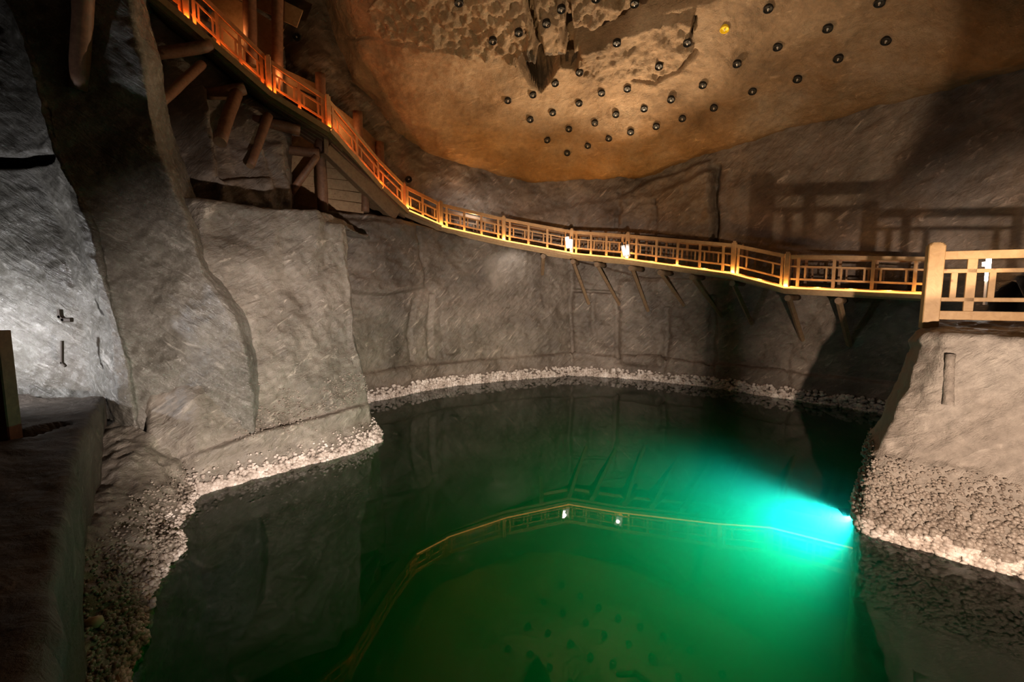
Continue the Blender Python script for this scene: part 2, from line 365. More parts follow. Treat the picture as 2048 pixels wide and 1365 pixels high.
# ---- back wall
def backrib(px, py_w, py4, Y4, setb, ptop, low=None):
    p4 = at(px, py4, Y4); x, y, z4 = p4
    if py_w is not None: w = onz(px, py_w, 0.0); wx, wy = w[0], w[1]
    elif low: q_ = at(px, 420, low); wx, wy = q_[0], q_[1]
    else: wx, wy = x, y
    d = np.array([x, y]) / np.hypot(x, y)
    top = np.array([x, y]) + d * setb
    zt = ptop
    return [(wx, wy, -8.0), (wx, wy, 0), (wx, wy, .95), (wx + d[0]*.16, wy + d[1]*.16, 1.03), (x, y, z4), (x + d[0]*.06, y + d[1]*.06, z4 + .04),
            (top[0], top[1], z4 + .10), (top[0] + d[0]*.1, top[1] + d[1]*.1, zt)]
BR = [backrib(-60, None, -330, 13.0, 2.2, 17), backrib(150, None, -130, 13.2, 2.2, 17), backrib(330, None, 45, 14.1, 2.2, 16.5, 11.9), backrib(434, None, 135, 14.8, 2.2, 16, 12.3),
      backrib(539, None, 222, 15.6, 2.2, 15.5, 13.1), backrib(572, None, 240, 16.0, 2.2, 15.5, 13.7), backrib(586, None, 424, 16.6, 1.6, 15), backrib(660, 822, 425, 16.8, 1.6, 14.5),
      backrib(735, 803, 430, 17.2, 1.9, 14), backrib(830, 784, 446, 18.4, 1.7, 13), backrib(882, 775, 466, 19.2, 1.7, 12.5), backrib(1007, 761, 492, 20.4, 1.3, 12),
      backrib(1080, 755, 505, 21.2, .7, 11.5), backrib(1140, 750, 520, 21.9, .25, 11.2)]
for px, pw in ((1300, 760), (1450, 778), (1600, 801), (1760, 826), (1900, 850), (2060, 880), (2500, 980)):
    w = onz(px, pw, 0); BR.append(backrib(px, pw, 560, w[1], .05, 11.5 + (px - 1300) / 260))
bfe = [('step', [(440, 385), (432, 365), (415, 260), (398, 160)], .45, 5, 70), ('step', [(540, 400), (528, 350), (512, 290)], .3, 5, 50), ('poly', [(436, 372), (480, 366), (530, 374), (540, 420), (430, 420)], .3, 8, .03), ('step', [(572, 420), (560, 340), (552, 280)], .25, 5, 40),
       ('groove', [(1238, 385), (1236, 470)], 6, .15), ('groove', [(1437, 330), (1428, 490)], 9, .35), ('groove', [(1316, 400), (1313, 460)], 6, .2),
       ('groove', [(1145, 545), (1144, 740)], 7, .12), ('groove', [(1186, 590), (1185, 700)], 8, .12), ('groove', [(1237, 590), (1232, 725)], 9, .16), ('groove', [(1335, 620), (1328, 745)], 8, .14),
       ('groove', [(1424, 600), (1420, 752)], 16, .25), ('groove', [(1578, 690), (1575, 780)], 6, .12), ('groove', [(1150, 583), (1230, 583)], 6, .12),
       ('poly', [(1146, 560), (1186, 570), (1186, 705), (1144, 715)], .12, 10, 0), ('poly', [(1238, 560), (1325, 560), (1325, 735), (1238, 725)], .16, 12, .02),
       ('poly', [(690, 440), (830, 450), (842, 575), (760, 592), (690, 580)], .16, 10, .03),
       ('groove', [(822, 600), (822, 720)], 7, .12), ('groove', [(860, 590), (862, 715)], 9, .16), ('step', [(890, 600), (898, 720)], .12, 6, 40), ('groove', [(835, 455), (842, 560)], 4, .08),
       ('poly', [(1030, 430), (1330, 385), (1432, 335), (1430, 500), (1030, 470)], .12, 14, .02), ('poly', [(1240, 395), (1310, 360), (1420, 320), (1432, 480), (1240, 470)], .15, 8, .02),
       ('poly', [(1985, 610), (2005, 580), (2048, 548), (2120, 545), (2250, 620), (2250, 700), (1985, 700)], -1.6, 14, .0)]
loft('wall_back', BR, M['rock_back'], .10, .085, 1, (.10, .06, .02), bfe, seed=3)

# ---- ceiling
CE = [(430, -420, 17.0), (575, -150, 18.3), (650, 30, 18.8), (705, 170, 19.2), (780, 246, 19.6), (850, 292, 20.2), (1000, 346, 21.3), (1130, 367, 21.9), (1300, 346, 20.3), (1420, 304, 19.0),
      (1600, 250, 17.1), (1760, 200, 15.2), (1900, 152, 13.6), (2048, 97, 12.0), (2400, -40, 10)]
cr = []
for px, py, Y in CE:
    e = at(px, py, Y); c = np.array((1.0, 7.5)); d = c - e[:2]; ln = np.linalg.norm(d); d /= ln
    def o(f, dz): return (e[0] + d[0]*f, e[1] + d[1]*f, e[2] + dz)
    k = ln / 14.4; fl = 13.2 - e[2]
    cr.append([o(-1.4, .15), o(-.25, -.02), o(0, 0), o(1.2*k, fl*.22), o(2.6*k, fl*.42), o(5*k, fl*.68), o(8*k, fl*.87), o(11*k, fl*.97), o(14*k, fl), o(20*k, fl*1.02), o(26*k, fl)])
cfe = [('poly', [(770, 66), (745, 20), (800, -60), (1062, -60), (1075, 120), (1040, 132), (1000, 118), (930, 108), (850, 82)], .16, 8, .15),
       ('poly', [(1062, -60), (1300, -60), (1230, 30), (1160, 65), (1150, 100), (1090, 96), (1050, 110)], .10, 8, .14),
       ('poly', [(1165, 75), (1260, 60), (1330, 50), (1384, 34), (1392, 60), (1380, 100), (1392, 104), (1360, 146), (1300, 168), (1220, 158), (1150, 140)], .24, 7, .10),
       ('groove', [(1052, -60), (1062, 20), (1078, 95)], 13, .55), ('groove', [(1128, -60), (1138, 40), (1140, 95)], 15, .6), ('groove', [(1124, 45), (1136, 70)], 18, .4),
       ('groove', [(1150, 62), (1205, 57), (1250, 40), (1290, 24), (1340, 5), (1400, -30)], 30, 1.2), ('groove', [(1300, 16), (1420, -30)], 48, 1.0),
       ('groove', [(1388, 40), (1386, 80)], 7, .3), ('groove', [(1394, 108), (1360, 148), (1310, 168), (1270, 166)], 10, .35),
       ('poly', [(1034, 118), (1050, 98), (1075, 100), (1100, 106), (1115, 125), (1098, 165), (1082, 184), (1062, 168), (1048, 140)], -2.4, 10, .08),
       ('poly', [(1100, 100), (1162, 100), (1146, 132), (1122, 130)], -.9, 10, .05),
       ('groove', [(700, 70), (800, 85), (920, 95)], 6, .1), ('step', [(1010, 130), (930, 108), (830, 82)], .12, 6, 40)]
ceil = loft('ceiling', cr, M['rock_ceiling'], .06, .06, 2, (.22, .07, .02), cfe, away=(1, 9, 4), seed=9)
# the pocket where a block has fallen out gets a darker rock material
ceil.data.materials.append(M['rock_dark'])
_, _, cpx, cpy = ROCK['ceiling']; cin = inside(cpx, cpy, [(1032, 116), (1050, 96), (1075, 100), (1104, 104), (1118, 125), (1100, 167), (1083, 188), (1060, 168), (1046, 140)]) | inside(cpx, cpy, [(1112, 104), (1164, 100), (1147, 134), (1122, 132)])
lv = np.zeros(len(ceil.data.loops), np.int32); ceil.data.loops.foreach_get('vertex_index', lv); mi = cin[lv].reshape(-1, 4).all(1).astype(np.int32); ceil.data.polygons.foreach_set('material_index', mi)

# ---- left wall: far-left face, rounded ridge, face beside it, and the return behind its edge
PY = [-420, -150, 0, 120, 240, 300, 380, 467, 545, 640, 725, 845, 930, 1010]
def along(pl): ys = [p[1] for p in pl]; xs = [p[0] for p in pl]; return lambda y: float(np.interp(y, ys, xs)) if ys[0] <= y else xs[0] + (y - ys[0]) * (xs[1]-xs[0])/(ys[1]-ys[0])
RID = along([(-30, -150), (16, 0), (68, 120), (99, 240), (113, 295), (152, 380), (188, 467), (204, 545), (234, 640), (256, 725), (272, 845), (290, 930), (300, 1010)])
STL = along([(-40, -150), (8, 0), (60, 120), (90, 240), (99, 300), (114, 380), (158, 467), (180, 545), (198, 640), (204, 725), (214, 845), (190, 930), (180, 1010)])
BED = along([(215, -150), (258, 0), (284, 120), (306, 240), (320, 300), (349, 380), (385, 467), (408, 545), (470, 640), (500, 725), (510, 845), (520, 930), (520, 1010)])
n_ = len(PY); lin = lambda a, b: list(np.linspace(a, b, n_))
LR = [col_([-700]*n_, PY, lin(7.2, 7.2)), col_([-300]*n_, PY, lin(8.8, 8.8)), col_([STL(y) - 30 for y in PY], PY, lin(9.75, 9.5)), col_([STL(y) for y in PY], PY, lin(9.55, 9.3)),
      col_([.5*STL(y)+.5*RID(y) for y in PY], PY, lin(9.38, 8.97)), col_([RID(y) - 2 for y in PY], PY, lin(9.36, 9.0)), col_([RID(y) + 5 for y in PY], PY, lin(9.48, 9.14)),
      col_([.6*RID(y)+.4*BED(y) for y in PY], PY, lin(9.9, 9.45)), col_([BED(y) - 4 for y in PY], PY, lin(10.3, 9.9)), col_([BED(y) for y in PY], PY, lin(10.35, 9.95)),
      col_([BED(y) + 16 for y in PY], PY, lin(10.9, 10.5)), col_([BED(y) + 40 for y in PY], PY, lin(14.5, 14.5))]
lfe = [('groove', [(-60, 322), (40, 322), (92, 312)], 20, .8),]
loft('wall_left', LR, M['rock_left'], .055, .06, 1, (.12, .05, .018), lfe, seed=21, warp=3)

# ---- block standing out into the pool, left of centre
CB = [[(300, 397, 11.2), (300, 560, 10.5), (300, 700, 9.7), (300, 812, 9.25), (300, 900, 8.9), (300, 1000, 8.75)],
      [(395, 399, 10.8), (400, 560, 10.35), (400, 700, 9.9), (395, 818, 9.4), (392, 920, 9.05), (392, 992, None)],
      [(470, 408, 11.3), (470, 560, 10.8), (474, 700, 10.4), (474, 812, 10.0), (474, 900, 9.6), (474, 968, None)],
      [(540, 416, 11.7), (540, 560, 11.3), (545, 700, 10.95), (550, 806, 10.6), (553, 880, 10.2), (555, 948, None)],
      [(634, 424, 12.3), (640, 560, 12.05), (650, 700, 11.85), (668, 792, 11.6), (680, 858, 11.3), (695, 911, None)],
      [(646, 450, 12.5), (680, 560, 12.5), (692, 700, 12.35), (710, 786, 12.1), (722, 848, 11.95), (735, 896, None)],
      [(680, 456, 12.8), (698, 560, 12.75), (716, 700, 12.6), (735, 785, 12.4), (746, 845, 12.3), (757, 884, None)],
      [(686, 458, 13.1), (700, 560, 13.1), (716, 700, 13.0), (734, 785, 12.9), (746, 842, 12.9), (756, 872, 12.9)],
      [(620, 458, 16.5), (630, 560, 16.5), (640, 700, 16.5), (650, 785, 16.5), (650, 825, 16.5), (650, 845, 16.5)]]
CB.insert(0, [(250, 397, 12.0), (250, 560, 11.3), (250, 700, 10.5), (250, 812, 10.0), (250, 900, 9.7), (250, 1000, 9.5)])
cb = []
for r in CB:
    pts = [onz(a, b_) if Y is None else at(a, b_, Y) for a, b_, Y in r]
    top = pts[0]; back = np.array((top[0] - .25, top[1] + 3.4, top[2] + .1)); rim = top + np.array((0, .12, .05))
    deep = pts[-1].copy(); deep[2] = -8.0; deep[1] += .3
    under = pts[-1].copy(); under[2] = -.6; under[1] += .05
    cb.append([back, rim] + pts + [under, deep])
pfe = [('groove', [(360, 912), (440, 885), (520, 862), (640, 830), (735, 806)], 4, .035), ('step', [(745, 810), (640, 838), (520, 868), (360, 925)], .14, 6, 30),
       ('poly', [(640, 452), (684, 458), (702, 560), (712, 700), (650, 700), (565, 560), (560, 470)], -.09, 24, .0), ('groove', [(505, 640), (505, 740)], 4, .05), ('groove', [(310, 560), (340, 600)], 10, .07)]
loft('wall_centre', cb, M['rock_block'], .055, .055, 2, (.10, .05, .02), pfe, seed=40, warp=3)

# ---- low crusted bank at the left
BK = [((392, 992), (300, 870, 9.0), (180, 850, 9.6)), ((352, 1085), (230, 960, 7.7), (140, 930, 8.2)), ((304, 1185), (185, 1085, 6.0), (90, 1040, 6.4)), ((268, 1290), (172, 1210, 4.9), (60, 1160, 5.2)),
      ((236, 1365), (164, 1310, 4.25), (20, 1270, 4.5)), ((180, 1600), (120, 1560, 3.2), (-80, 1530, 3.3))]
bk = []
for (a, b_), t, u in BK:
    w = onz(a, b_); tp = at(*t); bkp = at(*u); bkp[2] = max(bkp[2], tp[2] + .25); dp = w.copy(); dp[2] = -8.0; sh = w.copy(); sh[2] = -.5; sh[0] += .12
    bk.append([dp, sh, w, .5*(w + tp) + np.array((.0, 0, .12)), tp, bkp])
loft('bank_left', bk, M['rock_block'], .05, .05, 2, (.12, .09, .04), seed=60, away=(4, 4, 4))

# ---- dark platform in front of it on which the photographer's railing stands
PZ = 1.93
edge = [onz(215, 790, PZ), onz(180, 850, PZ), onz(155, 910, PZ), onz(128, 1100, PZ), onz(95, 1365, PZ), onz(60, 1700, PZ), np.array((-.6, .6, PZ))]
pr = []
for e in edge:
    q = e.copy(); q[2] = -1.0; q[0] -= .1; r0 = e + np.array((-.06, 0, .0)); bck = e + np.array((-3.0, 0, .05)); bck2 = e + np.array((-8.0, .2, .08)); pr.append([q, e - np.array((0, 0, .06)), r0, bck, bck2])
loft('platform_left', pr, M['rock_dark'], .09, .09, 1, (.05, .04, .015), [('groove', [(-60, 880), (60, 868), (130, 850)], 10, .12), ('groove', [(0, 800), (100, 790), (200, 775)], 6, .1)], seed=70, away=(2, 4, 8))

# ---- ledge with the railing at the right
ZL = 3.36
wl = [np.array((10.8, 12.6, 0)), np.array((8.2, 10.2, 0)), np.array((6.6, 8.7, 0)), onz(1722, 1062), onz(1800, 1087), onz(2048, 1152), np.array((9.6, 3.9, 0)), np.array((13, .6, 0))]
rr_ = []
for i, w in enumerate(wl):
    c = np.array((13.5, 9.5, 0)); d = c - w; d /= np.linalg.norm(d)
    s = .95 if i in (2, 3) else .62
    def q(f, z): return (w[0] + d[0]*f, w[1] + d[1]*f, z)
    rr_.append([q(.1, -8.0), q(.02, -.6), q(0, 0), q(.06, .5), q(.14, 1.28), q(.26, 1.38), q(s*.75, 2.6), q(s, ZL - .14), q(s + .16, ZL), q(s + 1.2, ZL + .03), (c[0], c[1], ZL + .06)])
rfe = [('step', [(1800, 690), (1900, 678), (2048, 690)], .05, 10, 20), ('groove', [(1790, 655), (2070, 668)], 10, .06)]
loft('wall_right', rr_, M['rock_ledge'], .05, .05, 2, (.08, .05, .02), rfe, away=(5, 3, 8), seed=80, warp=3)
# ------------------------------------------------------------------ salt crust along the waterline (uncountable nodules)
def ico():
    import bmesh
    bm = bmesh.new(); bmesh.ops.create_icosphere(bm, subdivisions=1, radius=1); v = np.array([x.co[:] for x in bm.verts]); f = np.array([[x.index for x in q.verts] for q in bm.faces]); bm.free(); return v, f
IV, IF = ico()
def crust(name, pts, rad, parent, squash=.8, mt='salt_crust'):
    pts = pts + rng.uniform(-.03, .03, pts.shape)
    n = len(pts); k = len(IV)
    jit = 1 + .28 * rng.uniform(-1, 1, (n, k, 1)); s = rad[:, None, None] * np.array((1, 1, squash)) * rng.uniform(.8, 1.2, (n, 1, 3))
    V = (IV[None] * jit * s + pts[:, None]).reshape(-1, 3); Fc = (IF[None] + (np.arange(n) * k)[:, None, None]).reshape(-1, 3)
    o = link(name, mesh_np(name, V, Fc, M[mt], True), parent); o['kind'] = 'stuff'; return o
def pick(wall, fn, n):
    P, nn, px, py = ROCK[wall]; w = fn(P, px, py); w = np.clip(w, 0, None); w = w / w.sum(); i = rng.choice(len(P), n, p=w); return P[i], nn[i], px[i], py[i]
G = bpy.data.objects
p, nn, px, py = pick('wall_right', lambda P, px, py: ((P[:, 2] > -.05) & (P[:, 2] < 1.3) & (px > 1690) & (px < 2250)) * (1.2 - .25 * P[:, 2]), 9000)
rad = rng.uniform(.016, .044, len(p)) * np.clip(1.7 - .85 * p[:, 2], .6, 1.7); lo = p[:, 2] < .22 + .2 * noise(p, 2.0, 8); crust('salt_crust', (p + nn * .01)[lo], rad[lo], G['wall_right']); crust('salt_crust', (p + nn * .01)[~lo], rad[~lo], G['wall_right'], .8, 'brown_crust')
p, nn, px, py = pick('bank_left', lambda P, px, py: ((P[:, 2] > -.05) & (P[:, 2] < .62) & (px > -50)) * np.exp(-P[:, 2] * 2.5), 4200)
rad = rng.uniform(.015, .045, len(p)) * np.clip(1.2 - p[:, 2], .6, 1.2); lo = p[:, 2] < .14 + .12 * noise(p, 2.0, 8); crust('salt_crust', p[lo], rad[lo], G['bank_left']); crust('salt_crust', p[~lo], rad[~lo], G['bank_left'], .8, 'brown_crust')
p, nn, px, py = pick('wall_centre', lambda P, px, py: ((P[:, 2] > -.06) & (P[:, 2] < .55) & (px > 330) & (py > 800) & (P[:, 1] < 13)) * np.exp(-P[:, 2] * 7), 1700)
rad = rng.uniform(.03, .085, len(p)) * np.clip(1.1 - 1.6 * p[:, 2], .35, 1.1); crust('salt_crust', p + nn * .03, rad, G['wall_centre'])
p, nn, px, py = pick('wall_centre', lambda P, px, py: ((py > 745 + .1 * (740 - px)) & (py < 850 + .12 * (740 - px)) & (px > 470) & (px < 745)) * 1.0 * (noise(P, 1.4, 5) > .05), 1500)
crust('salt_crust', p, rng.uniform(.008, .03, len(p)), G['wall_centre'], .8, 'brown_crust')
p, nn, px, py = pick('wall_back', lambda P, px, py: ((P[:, 2] > -.05) & (P[:, 2] < .42) & (px > 690) & (px < 1830)) * np.exp(-P[:, 2] * 4), 3200)
rad = rng.uniform(.035, .10, len(p)); crust('salt_crust', p + nn * .08, rad, G['wall_back'])

# ------------------------------------------------------------------ railings
def vec(p): return Vector([float(x) for x in p])
def railing_run(root, nodes, names, hs, panels, mt, post=.10, name_post='post', tall=.10, rails=((1.0, .12), (.70, .05), (.30, .06), (.04, .08)), dirside=None, postmt=None):
    """posts at the nodes, four rails between, full balusters at the panel joints and short ones inside every panel"""
    for i, p in enumerate(nodes):
        if names[i] is None: continue
        h = hs[i]; a = vec(p) - Vector((0, 0, .06)); b_ = vec(p) + Vector((0, 0, h + tall))
        dr = vec(nodes[min(i+1, len(nodes)-1)]) - vec(nodes[max(i-1, 0)]); dr.z = 0; dr.normalize()
        mb = MB(); mb.bar(a, b_, post, post, up=dr.cross(Vector((0, 0, 1))), bev=post * .12); c = b_
        mb.bar(c, c + Vector((0, 0, post * .35)), post * .66, post * .66, up=dr.cross(Vector((0, 0, 1))), bev=post * .15)
        mb.build(name_post, postmt or mt, root)
    for i in range(len(nodes) - 1):
        a, b_ = vec(nodes[i]), vec(nodes[i+1]); d = (b_ - a)
        ha, hb = hs[i], hs[i+1]
        A = lambda t, k: a + d * t + Vector((0, 0, (ha + (hb - ha) * t) * k))
        for (k, th), nm in zip(rails, ('top_rail', 'middle_rail', 'lower_rail', 'bottom_rail')):
            MB().bar(A(0, k), A(1, k), th * .75, th).build(nm, mt, root)
        n = panels[i]; flat = Vector((d.x, d.y, 0)).normalized().cross(Vector((0, 0, 1)))
        m0 = .09 if names[i] is not None else 0.0; m1 = .09 if names[i+1] is not None else 0.0
        if names[i+1] is None and i == len(nodes) - 2: m1 = .09
        for j in range(n + 1):
            w = (1 - m0 - m1) / n; t = m0 + w * j
            if not (j == 0 and m0 == 0): MB().bar(A(t, .0), A(t, 1.0), .085, .05, up=flat).build('baluster', mt, root)
            if j < n:
                for s in (.2, .8): MB().bar(A(t + w * s, .30), A(t + w * s, .70), .05, .03, up=flat).build('short_baluster', mt, root)

# walkway nodes: photograph pixel of the deck edge, depth, pixel height of the rail
ST = [(225, -78, 13.3, 88), (374, 47, 14.1, 78), (539, 190, 15.2, 62), (657, 263, 16.0, 58), (757, 376, 17.9, 52), (809, 424, 19.0, 48)]
FB = [(809, 424, 19.0, 48), (882, 456, 19.4, 44), (1007, 484, 20.2, 43), (1143, 509, 20.5, 43), (1255, 520, 19.0, 46), (1466, 549, 16.8, 56), (1572, 577, 15.6, 62), (1856, 590, 13.3, 70)]
def far_side(nodes, w):
    P = [vec(p) for p in nodes]; out = []
    for i, p in enumerate(P):
        d = Vector((0, 0, 0))
        if i: d += (P[i] - P[i-1]).normalized()
        if i < len(P) - 1: d += (P[i+1] - P[i]).normalized()
        d.z = 0; d.normalize(); nrm = Vector((-d.y, d.x, 0))
        if nrm.y < 0: nrm = -nrm
        out.append(np.array(p + nrm * w))
    return out
sn = [at(a, b_, c) for a, b_, c, h in ST]; sh = [h * c / F for a, b_, c, h in ST]
fn = [at(a, b_, c) for a, b_, c, h in FB]; fh = [h * c / F for a, b_, c, h in FB]
for nm, nd, hs in (('stairs', sn, sh), ('bridge', fn, fh)):
    for q, h in zip(nd, hs): print(nm, [round(float(x), 2) for x in q], round(h, 2))

def deck(root, nodes, far, mt, steps=False):
    for i in range(len(nodes) - 1):
        a, b_, c, d = vec(nodes[i]), vec(nodes[i+1]), vec(far[i+1]), vec(far[i])
        ln = (b_ - a).length; k = max(2, int(ln / .30))
        z = Vector((0, 0, 1))
        for j in range(k):
            t = (j + .5) / k; p0, p1 = a.lerp(b_, t), d.lerp(c, t)
            w = ln / k * .93
            if steps and abs(b_.z - a.z) > .4:
                MB().bar(p0 - z*.03, p1 - z*.03, Vector((b_.x-a.x, b_.y-a.y, 0)).length / k * .96, .045).build('tread', mt, root)
            else:
                dv = (b_ - a).normalized()
                MB().bar(p0 - z*.03, p1 - z*.03, w, .045, up=(dv.cross(Vector((0, 0, 1)))).cross(dv)).build('plank', mt, root)
        MB().bar(a - z*.11, b_ - z*.11, .07, .14, ext=.02).build('edge_beam', mt, root)
        MB().bar(d - z*.11, c - z*.11, .07, .14, ext=.02).build('edge_beam', mt, root)

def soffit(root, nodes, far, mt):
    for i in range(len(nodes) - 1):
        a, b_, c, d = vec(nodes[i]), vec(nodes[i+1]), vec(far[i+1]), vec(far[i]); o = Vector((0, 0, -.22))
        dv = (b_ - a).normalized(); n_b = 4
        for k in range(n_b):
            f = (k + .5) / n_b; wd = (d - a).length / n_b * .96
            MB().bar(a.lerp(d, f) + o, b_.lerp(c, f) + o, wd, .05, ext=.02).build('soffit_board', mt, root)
stair = empty('staircase', sn[-1], 'orange-lit wooden staircase descending from the upper left along the rock wall', 'staircase')
sf = far_side(sn, 1.1); deck(stair, sn, sf, M['bridge_wood'], True); soffit(stair, sn, sf, M['old_and_shaded_wood'])
railing_run(stair, sn, [1, 1, 1, 1, None, None], sh, [3, 3, 2, 2, 1], M['bridge_wood'], .16)
bridge = empty('footbridge', fn[3], 'long wooden footbridge with lattice railing crossing the back wall above the pool', 'footbridge')
ff = far_side(fn, 1.1); ff[0] = sf[-1]; deck(bridge, fn, ff, M['bridge_wood'])
railing_run(bridge, fn, [1]*8, fh, [2, 3, 3, 3, 4, 1, 3], M['bridge_wood'], .16)
fr_n = [p + np.array((0, 0, 0)) for p in ff]
railing_run(bridge, fr_n, [1]*8, fh, [2, 3, 3, 3, 4, 1, 3], M['old_and_shaded_wood'], .10)  # far railing is unlit: its shade is put into the darker wood colour

# small lamps at the foot of the posts light the walkway from below
def deck_lamp(p, inw, power, color, lb):
    q = vec(p) - Vector(inw) * .13 + Vector((0, 0, -.035))
    r = empty('deck_lamp', q, lb, 'lamp', 'deck lamps along the walkway')
    MB().lathe(q, (0, 0, 1), [(.05, 0), (.05, .03), (.042, .038)], 10).build('housing', M['black_iron'], r)
    MB().lathe(q + Vector((0, 0, .039)), (0, 0, 1), [(.038, 0), (.03, .010)], 10).build('lens', M['deck_lamp_glow'], r)
    lamp('POINT', 'deck_lamp_light', q + Vector((0, 0, .072)), power, color, .022)
NTH = ['first', 'second', 'third', 'fourth', 'fifth', 'sixth', 'seventh', 'eighth']
for nd, fr_, root, hot, nm in ((sn, sf, stair, True, 'staircase'), (fn, ff, bridge, False, 'footbridge')):
    for i in range(len(nd)):
        inw = vec(fr_[i]) - vec(nd[i]); inw.normalize()
        cl = (1, .17, .024) if hot else (1, .47, .12)
        if not (hot and i == len(nd) - 1): deck_lamp(nd[i], inw, 34 if hot else 44, cl, 'glowing deck lamp at the %s joint of the %s railing from its upper end' % (NTH[i], nm))
        if i < len(nd) - 1:
            a, b_ = vec(nd[i]), vec(nd[i+1])
            MB().bar(a - inw * .13 - Vector((0, 0, .055)), b_ - inw * .13 - Vector((0, 0, .055)), .22, .03, ext=.02).build('edge_board', M['bridge_wood'], root)
            MB().bar(a - inw * .24 - Vector((0, 0, .03)), b_ - inw * .24 - Vector((0, 0, .03)), .035, .17, ext=.02).build('fascia_board', M['bridge_wood'], root)
            if not hot: MB().bar(a - inw * .262 + Vector((0, 0, .03)), b_ - inw * .262 + Vector((0, 0, .03)), .02, .05, ext=.01).build('rope_light', M['rope_glow'], root, label='thin glowing yellow light strip')
            k = max(1, int((b_ - a).length / 1.1))
            for m_ in range(1, k + 1):
                lamp('POINT', 'deck_strip_light', a.lerp(b_, m_ / (k + 1)) - inw * .085 + Vector((0, 0, .03)), 8.5 if hot else 10, cl, .022)

for px, py, Y in ((470, 60, 16.0), (560, 150, 16.4), (690, 255, 17.7)):
    lamp('POINT', 'stair_side_light', at(px, py, Y), 16, (1, .42, .14), .05)

# ------------------------------------------------------------------ props under the walkway
def wallhit(px, py, wall='wall_back'):
    P, n, a, b_ = ROCK[wall]; d = (a - px)**2 + (b_ - py)**2; m_ = d < 30**2
    c = np.where(d < 12**2)[0]
    if len(c) == 0: c = np.array([np.argmin(d)])
    j = c[np.argmin(P[c, 1])]; return P[j], n[j]
BRACES = [(1086, 508, 1096, 548), (1147, 520, 1172, 618), (1197, 530, 1228, 615), (1265, 540, 1290, 612), (1328, 548, 1358, 615), (1392, 556, 1430, 628), (1468, 566, 1494, 640), (1580, 596, 1596, 684), (1690, 606, 1692, 700)]
ORD = ['leftmost and shortest', 'second from the left', 'third from the left', 'middle one left of the pale strut', 'pale broad one left of centre', 'last before the bend', 'thin shadowed one at the dark corner', 'upright one under the low bend', 'rightmost and most upright']
LBL = ['shortest wooden strut under the footbridge, leftmost of the row', 'thin brown strut under the footbridge, just left below the first white lamp pair', 'dark strut under the footbridge between the two white lamp pairs',
       'slim strut under the footbridge just right of the second white lamp pair', 'broad pale olive strut under the footbridge, second right of the lamps', 'broad plank strut ending beside the dark vertical groove of the back wall',
       'strut in deep shadow under the footbridge just left of its downward bend', 'short thick strut under the post at the lowest bend of the footbridge', 'upright squared strut nearest the railed ledge under the footbridge']
def deck_pt(px):
    xs = [f[0] for f in FB]; i = max(0, min(len(xs) - 2, int(np.searchsorted(xs, px)) - 1)); t = (px - xs[i]) / (xs[i+1] - xs[i]); return fn[i] + (fn[i+1] - fn[i]) * t, ff[i] + (ff[i+1] - ff[i]) * t
for (x0, y0, x1, y1), lb in zip(BRACES, LBL):
    a, f_ = deck_pt(x0); foot, _ = wallhit(x1, y1); a = vec(a) + (vec(f_) - vec(a)) * .08 - Vector((0, 0, .31)); foot = vec(foot); foot = foot + (foot - a).normalized() * .02
    r = empty('timber_strut', foot, lb, 'strut', 'struts under the footbridge')
    MB().bar(foot, a - Vector((0, 0, .06)), .17, .13, up=(1, .3, 0), bev=.015).build('strut_beam', M['old_and_shaded_wood'], r)
    o_ = vec(f_) - vec(a); o_.z = 0; o_.normalize()
    MB().log(a - o_ * .22 + Vector((0, 0, .0)), vec(f_) - Vector((0, 0, .31)) + o_ * .12, .10, .10, 10, 3, .05, int(x0)).build('cross_log', M['old_and_shaded_wood'], r, smooth=True)

# logs under and beside the staircase
LOGS = [((168, -60, 9.6), (155, 178, 9.75), .17, .15, 'thick dark log hanging down in the upper left corner of the cavern', 'rock'),
        ((404, 130, 13.9), (314, 208, 11.6), .12, .12, 'slanting log under the stairs ending at the pale rock edge', None),
        ((472, 188, 14.6), (440, 284, 13.0), .17, .16, 'thick short log prop under the middle of the stairs', None),
        ((537, 232, 15.2), (500, 332, 14.0), .14, .11, 'slimmer tapering log prop right of the thick one under the stairs', None),
        ((634, 312, 16.0), (582, 386, 15.9), .11, .12, 'slanting log prop in front of the boarded alcove', None),
        ((641, 270, 16.4), (645, 424, 16.55), .16, .18, 'upright log carrying the stairs at the boarded alcove', None),
        ((728, 340, 17.6), (730, 424, 17.5), .15, .15, 'short upright log behind the broad slanting beam', None),
        ((500, -60, 16.3), (502, 130, 16.3), .20, .20, 'tall dark log holding the boards behind the stairs, left of two', None),
        ((555, -60, 16.6), (556, 190, 16.7), .17, .18, 'tall reddish log holding the boards behind the stairs, right of two', None),
        ((641, 148, 17.5), (645, 250, 17.5), .17, .17, 'log post with a notched black side behind the stairs', None),
        ((716, 224, 18.4), (718, 330, 18.4), .17, .17, 'round-topped log post behind the steep flight', None),
        ((759, 285, 19.1), (764, 395, 19.1), .17, .17, 'lowest log post beside the foot of the steep flight', None)]
for i, (a, b_, r0, r1, lb, _) in enumerate(LOGS):
    A, B = at(*a), at(*b_)
    r = empty('log_prop', B, lb, 'log', 'log props around the staircase')
    MB().log(A, B, r0, r1, 14, 8, .05, i).build('trunk', M['log_wood'], r, smooth=True)
    d = (vec(B) - vec(A)).normalized(); MB().lathe(vec(B), d, [(r1 * .97, -.02), (r1 * .93, .012)], 14).build('sawn_end', M['old_and_shaded_wood'], r)
